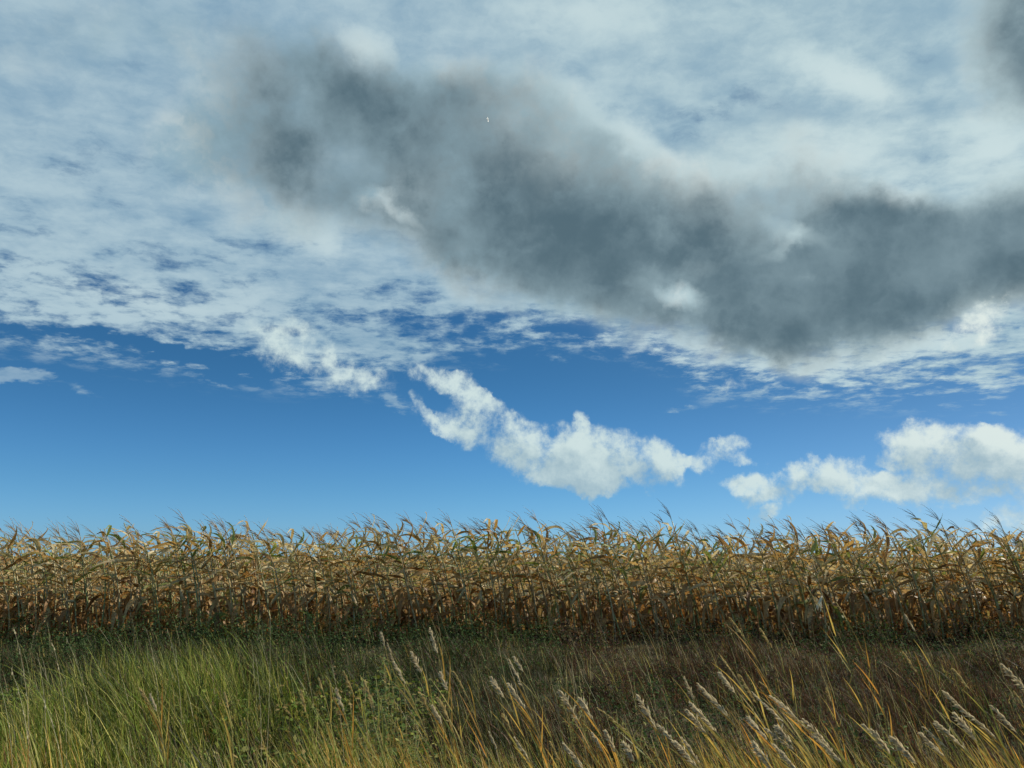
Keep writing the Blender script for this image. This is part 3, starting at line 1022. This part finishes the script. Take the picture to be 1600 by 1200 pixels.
# tip pixel, distance, lean of the stem in metres, leaf colour, plume colour, leaves, plume length, fullness
S, T = M_PLUME, M_TANPLUME
REEDS = {
    'in the clump under mid corn': [
        (500, 1062, 6.2, .20, 'golden', T, 2, .13, .2), (527, 1077, 5.8, .22, 'orange', S, 3, .16, .5), (539, 1051, 5.9, .24, 'yellow-green', T, 3, .20, .5), (570, 1065, 5.7, .26, 'yellow-green', T, 3, .20, .4), (596, 990, 7.8, .22, 'golden', S, 1, .18, .5),
        (606, 1006, 7.9, .20, 'golden', S, 1, .18, .4), (616, 1036, 6.0, .42, 'golden', S, 4, .21, .6), (644, 1021, 6.5, .32, 'golden', S, 3, .16, .8), (660, 1088, 5.6, .24, 'yellow-green', T, 2, .19, .4), (673, 984, 6.4, .26, 'orange', S, 3, .20, .6),
        (677, 1105, 5.6, .30, 'orange', S, 4, .16, .6), (683, 1091, 5.7, .34, 'yellow-green', T, 2, .18, .3), (689, 1052, 6.2, .26, 'golden', S, 3, .18, .6), (710, 1051, 6.1, .36, 'orange', T, 3, .19, .5), (764, 1146, 5.4, .18, 'yellow-green', S, 2, .14, .4),
        (770, 1060, 6.3, .40, 'golden', S, 3, .17, .7), (787, 1118, 5.5, .28, 'golden', T, 2, .16, .4), (796, 1032, 6.2, .34, 'orange', S, 3, .20, .6), (797, 1070, 5.8, .38, 'orange', S, 4, .22, .7), (805, 1028, 6.6, .42, 'golden', S, 2, .15, .4),
        (806, 1154, 5.3, .30, 'golden', S, 2, .15, .4), (861, 1161, 5.2, .22, 'yellow-green', T, 2, .16, .4)],
    'in the sparse clump right of middle': [
        (877, 1081, 5.9, .36, 'orange', S, 4, .20, .7), (882, 1163, 5.2, .36, 'golden', S, 2, .17, .6), (908, 1093, 5.8, .32, 'orange', S, 4, .20, .7), (927, 1147, 5.3, .22, 'golden', S, 2, .15, .5), (932, 1106, 6.0, .66, 'yellow-green', T, 2, .24, .2),
        (946, 1144, 5.3, .20, 'orange', S, 2, .16, .5), (976, 1163, 5.2, .26, 'golden', S, 2, .15, .6), (999, 1088, 5.7, .28, 'orange', S, 3, .22, .6), (1030, 1134, 5.3, .44, 'golden', S, 2, .22, .5)],
    'in the dense golden clump': [
        (1060, 1161, 5.1, .34, 'golden', S, 3, .18, .6), (1070, 1060, 6.1, .26, 'golden', S, 2, .18, .4), (1077, 1111, 5.5, .40, 'golden', S, 4, .16, .6), (1079, 1098, 5.6, .46, 'golden', S, 4, .22, .9), (1093, 1072, 5.8, .52, 'orange', S, 4, .22, .8),
        (1067, 1154, 5.2, .30, 'golden', S, 3, .15, .5), (1126, 1023, 6.2, .38, 'golden', T, 3, .20, .3), (1126, 1053, 5.9, .40, 'golden', S, 4, .18, .6), (1140, 965, 6.4, .50, 'orange', T, 4, .20, .2), (1156, 1056, 5.8, .40, 'golden', T, 3, .20, .4),
        (1172, 1123, 5.4, .38, 'orange', S, 4, .15, .7), (1179, 1084, 5.6, .52, 'golden', S, 4, .20, .6), (1181, 1163, 5.1, .30, 'golden', S, 3, .16, .7), (1187, 1066, 5.9, .64, 'orange', T, 4, .24, .2), (1189, 984, 6.6, .42, 'golden', T, 3, .18, .2),
        (1200, 1140, 5.3, .62, 'golden', S, 3, .22, .6), (1205, 1088, 5.7, .60, 'orange', S, 4, .20, .7), (1212, 1165, 5.1, .42, 'golden', S, 3, .16, .5), (1217, 1137, 5.3, .40, 'golden', S, 3, .14, .6), (1258, 1125, 5.4, .52, 'yellow-green', S, 3, .22, .9), (1273, 1151, 5.2, .48, 'yellow-green', S, 2, .16, .6)],
    'of the tall ones before the corn': [
        (1261, 918, 7.6, .52, 'golden', T, 4, .24, .3), (1308, 943, 7.5, .42, 'orange', T, 4, .22, .3), (1291, 1077, 6.4, .16, 'orange', T, 3, .12, .1), (1415, 962, 7.4, .42, 'golden', S, 3, .20, .4), (1412, 1020, 6.6, .36, 'orange', T, 3, .16, .2)],
    'in the rightmost clump': [
        (1350, 1133, 5.4, .44, 'golden', S, 3, .18, .7), (1364, 1142, 5.3, .36, 'yellow-green', S, 3, .17, .8), (1396, 1153, 5.2, .34, 'golden', S, 2, .18, .9), (1441, 1147, 5.3, .44, 'golden', S, 3, .20, .7), (1445, 1137, 5.4, .44, 'yellow-green', S, 2, .18, .5), (1464, 1130, 5.4, .50, 'golden', S, 3, .22, .8),
        (1478, 1083, 5.7, .50, 'golden', S, 3, .20, .8), (1490, 1046, 6.0, .38, 'yellow-green', T, 3, .16, .3), (1492, 1116, 5.5, .44, 'golden', S, 3, .20, .7), (1517, 1119, 5.5, .54, 'orange', S, 4, .24, .6), (1550, 1104, 5.6, .40, 'golden', S, 3, .17, .7), (1567, 1040, 6.0, .60, 'golden', S, 3, .22, .7), (1587, 1083, 5.8, .30, 'orange', T, 3, .12, .2)],
    'in the green grass': [
        (220, 1077, 6.6, .26, 'golden', T, 3, .14, .2), (236, 1086, 6.5, .24, 'orange', S, 3, .12, .3), (352, 1083, 6.3, .22, 'golden', T, 3, .12, .2), (472, 1081, 6.0, .18, 'yellow-green', T, 2, .15, .5)],
}
ORD = ['first', 'second', 'third', 'fourth', 'fifth', 'sixth', 'seventh', 'eighth', 'ninth', 'tenth', 'eleventh', 'twelfth', 'thirteenth', 'fourteenth', 'fifteenth',
       'sixteenth', 'seventeenth', 'eighteenth', 'nineteenth', 'twentieth', 'twenty-first', 'twenty-second']
for place, items in REEDS.items():
    for i, (px, py, dep, ln, lc, pc, nl, pll, fat) in enumerate(sorted(items)):
        o = make_reed(spot(px, py, dep), ln, lc, pc, nl + 1, pll * rng.uniform(0.85, 1.4), max(0.05, fat + rng.normal(0, 0.15)))
        form = 'plump' if fat >= 0.7 else ('feathery' if fat >= 0.5 else 'slender')
        tag(o, '%s leaved reed, %s %s plume, %s from left %s' % (lc, form, 'silvery' if pc is S else 'tan', ORD[i], place), 'reed', 'plumed reeds ' + place)


def make_bare_stem(px, py, dep, lean, bushy):
    tip = spot(px, py, dep)
    bx = tip[0] + lean
    base = np.array((bx, dep, float(ground(bx, dep)) - 0.02))
    root = bpy.data.objects.new('grass_stem', None)
    COL.objects.link(root)
    root.location = base
    ctrl = base + np.array((-0.12 * lean, 0, 0.6 * (tip[2] - base[2])))
    ts = np.linspace(0, 1, 8)
    pts = [(1 - t) ** 2 * base + 2 * t * (1 - t) * ctrl + t * t * tip - base for t in ts]
    mb = MB()
    V, F = tube(pts, [0.0034 * (1 - 0.7 * t) for t in ts], 4)
    mb.add(V, F, 0.3)
    link('stem', mb.mesh('stem', M_STRAW), root)
    mb = MB()
    for k in range(bushy):
        j = rng.integers(4, 8)
        p = np.array(pts[j])
        dd = unit(np.array((-0.3 + rng.normal(0, 0.25), rng.normal(0, 0.3), 1.0)))
        V, F = strap(p - dd * 0.03, dd, rng.uniform(0.05, 0.09), 0.006, WIND * 0.1, 0.05, 3)
        mb.add(V, F, 0.2)
    link('seed_head', mb.mesh('seed_head', M_STRAW), root)
    return root


STEMS = [(23, 986, 7.2, .30, 9, 'pale thin grass stem at the far left, reaching up to the corn'),
         (19, 1049, 6.4, .30, 9, 'pale thin grass stem with a seed head at the far left, shorter than its neighbour'),
         (84, 1011, 7.0, .26, 12, 'pale thin stem with a forked tip above the bluish hollow'),
         (105, 1000, 7.4, .40, 6, 'pale thin stem leaning left just right of the bluish hollow'),
         (58, 1020, 7.4, .22, 6, 'pale thin stem rising out of the bluish hollow on the left'),
         (0, 1068, 6.2, .24, 5, 'pale thin stem cut by the left edge of the photo'),
         (57, 1072, 6.3, .36, 9, 'pale bent stem in the green grass below the bluish hollow'),
         (228, 982, 8.6, .26, 5, 'pale thin stem rising behind the green hump'),
         (262, 985, 8.6, .26, 5, 'pale stem rising behind the green hump, the right one of two'),
         (422, 962, 7.6, .06, 4, 'tall upright pale stem standing alone in the dark grass'),
         (400, 1028, 6.9, .12, 8, 'pale stem with a small seed head left of the tall upright stem'),
         (520, 1045, 6.6, .16, 6, 'pale stem in the dark grass left of the first plumed reeds')]
for px, py, dep, ln, bu, lab in STEMS:
    tag(make_bare_stem(px, py, dep, ln, bu), lab, 'grass stem', 'pale stems in the grass')


# ------------------------------------------------------------------ leafy weeds
M_GREENWEED = simple_mat('green_weed_leaf', [(0.0, (0.09, 0.14, 0.025)), (1.0, (0.15, 0.20, 0.045))], 0.45, 0.3)
M_YELLOWWEED = simple_mat('yellow_green_weed_leaf', [(0.0, (0.16, 0.19, 0.04)), (1.0, (0.26, 0.25, 0.06))], 0.5, 0.35)


def make_weed(px, py, dep, mat, nbr, nleaf, leaf_l):
    top = spot(px, py, dep)
    base = np.array((top[0] + 0.06, dep, float(ground(top[0] + 0.06, dep)) - 0.02))
    h = max(0.25, top[2] - base[2])
    root = bpy.data.objects.new('leafy_weed', None)
    COL.objects.link(root)
    root.location = base
    st, lf = MB(), MB()
    for b in range(nbr):
        a = rng.uniform(0, 6.28)
        sprd = 0.0 if b == 0 else rng.uniform(0.05, 0.24)
        hh = h if b == 0 else h * rng.uniform(0.55, 0.95)
        end = np.array((math.cos(a) * sprd - 0.06, math.sin(a) * sprd, hh))
        pts = [end * t + np.array((0, 0, 0.05 * math.sin(math.pi * t))) for t in (0, 0.33, 0.66, 1.0)]
        V, F = tube(pts, [0.004, 0.0034, 0.0026, 0.0012], 4)
        st.add(V, F, 0.3)
        for k in range(nleaf):
            t = rng.uniform(0.25, 1.0)
            p = end * t + np.array((0, 0, 0.05 * math.sin(math.pi * t)))
            b2 = rng.uniform(0, 6.28)
            V, F = strap(p, (math.cos(b2), math.sin(b2), rng.uniform(0.0, 0.8)), leaf_l * rng.uniform(0.6, 1.2), leaf_l * 0.42, WIND * 0.15, 0.5, 4, 0.3, 0.2, None, 0.6)
            lf.add(V, F, 0.2)
    link('stem', st.mesh('stem', M_REED_STEM), root)
    f_ = link('foliage', lf.mesh('foliage', mat), root)
    f_['kind'] = 'stuff'
    return root


for px, py, dep, mat, nbr, nl, ll, lab in [
        (600, 1022, 7.6, M_GREENWEED, 10, 24, .075, 'dark green leafy weed in the ditch behind the leftmost plumed reeds'),
        (568, 1050, 7.2, M_GREENWEED, 9, 22, .07, 'bushy dark green weed left of the tall leafy one in the ditch'),
        (632, 1060, 7.0, M_GREENWEED, 9, 20, .06, 'low dark green weed between the plumed reeds'),
        (963, 1108, 6.8, M_YELLOWWEED, 5, 14, .05, 'yellow green weed in the brown ditch between two reed clumps'),
        (1038, 1112, 6.9, M_YELLOWWEED, 5, 14, .05, 'yellow green bushy weed just left of the dense golden clump'),
        (884, 1046, 9.2, M_YELLOWWEED, 4, 9, .07, 'small pale green weed standing on the bank under the corn'),
        (905, 1055, 9.0, M_YELLOWWEED, 4, 9, .06, 'small pale green weed, right one of the pair on the bank'),
        (1375, 1075, 8.0, M_GREENWEED, 6, 9, .08, 'loose green weed low on the bank at the right')]:
    tag(make_weed(px, py, dep, mat, nbr, nl, ll), lab, 'weed')


# ------------------------------------------------------------------ a white bird far up against the grey cloud
def make_bird(px, py, dep):
    m, gg = new_mat('white_feathers')
    leaf_shader(gg, (0.82, 0.82, 0.80, 1), 0.6, 0.15, 0.2)
    root = bpy.data.objects.new('white_bird', None)
    COL.objects.link(root)
    root.location = spot(px, py, dep)
    b = MB()
    V, F = tube([(-0.24, 0, 0), (-0.16, 0, 0.01), (-0.02, 0, 0.0), (0.12, 0, 0.01), (0.19, 0, 0.02), (0.24, 0, 0.015)], [0.012, 0.04, 0.065, 0.05, 0.034, 0.006], 8)
    b.add(V, F, 0)
    b.add([(-0.16, -0.03, 0), (-0.34, -0.07, 0), (-0.34, 0.07, 0), (-0.16, 0.03, 0)], [(0, 1, 2, 3)], 0)
    link('body', b.mesh('body', m), root)
    for s in (-1, 1):
        w = MB()
        w.add([(0.10, s * 0.04, 0.02), (-0.08, s * 0.04, 0.02), (0.14, s * 0.24, 0.07), (-0.05, s * 0.24, 0.06), (-0.02, s * 0.52, 0.03), (-0.12, s * 0.50, 0.03)],
              [(0, 1, 3, 2), (2, 3, 5, 4)], 0)
        link('wing', w.mesh('wing', m), root)
    root.rotation_euler = (R(78), R(8), R(62))
    return root


tag(make_bird(762, 187, 110), 'tiny white bird gliding high in front of the dark grey cloud', 'bird')
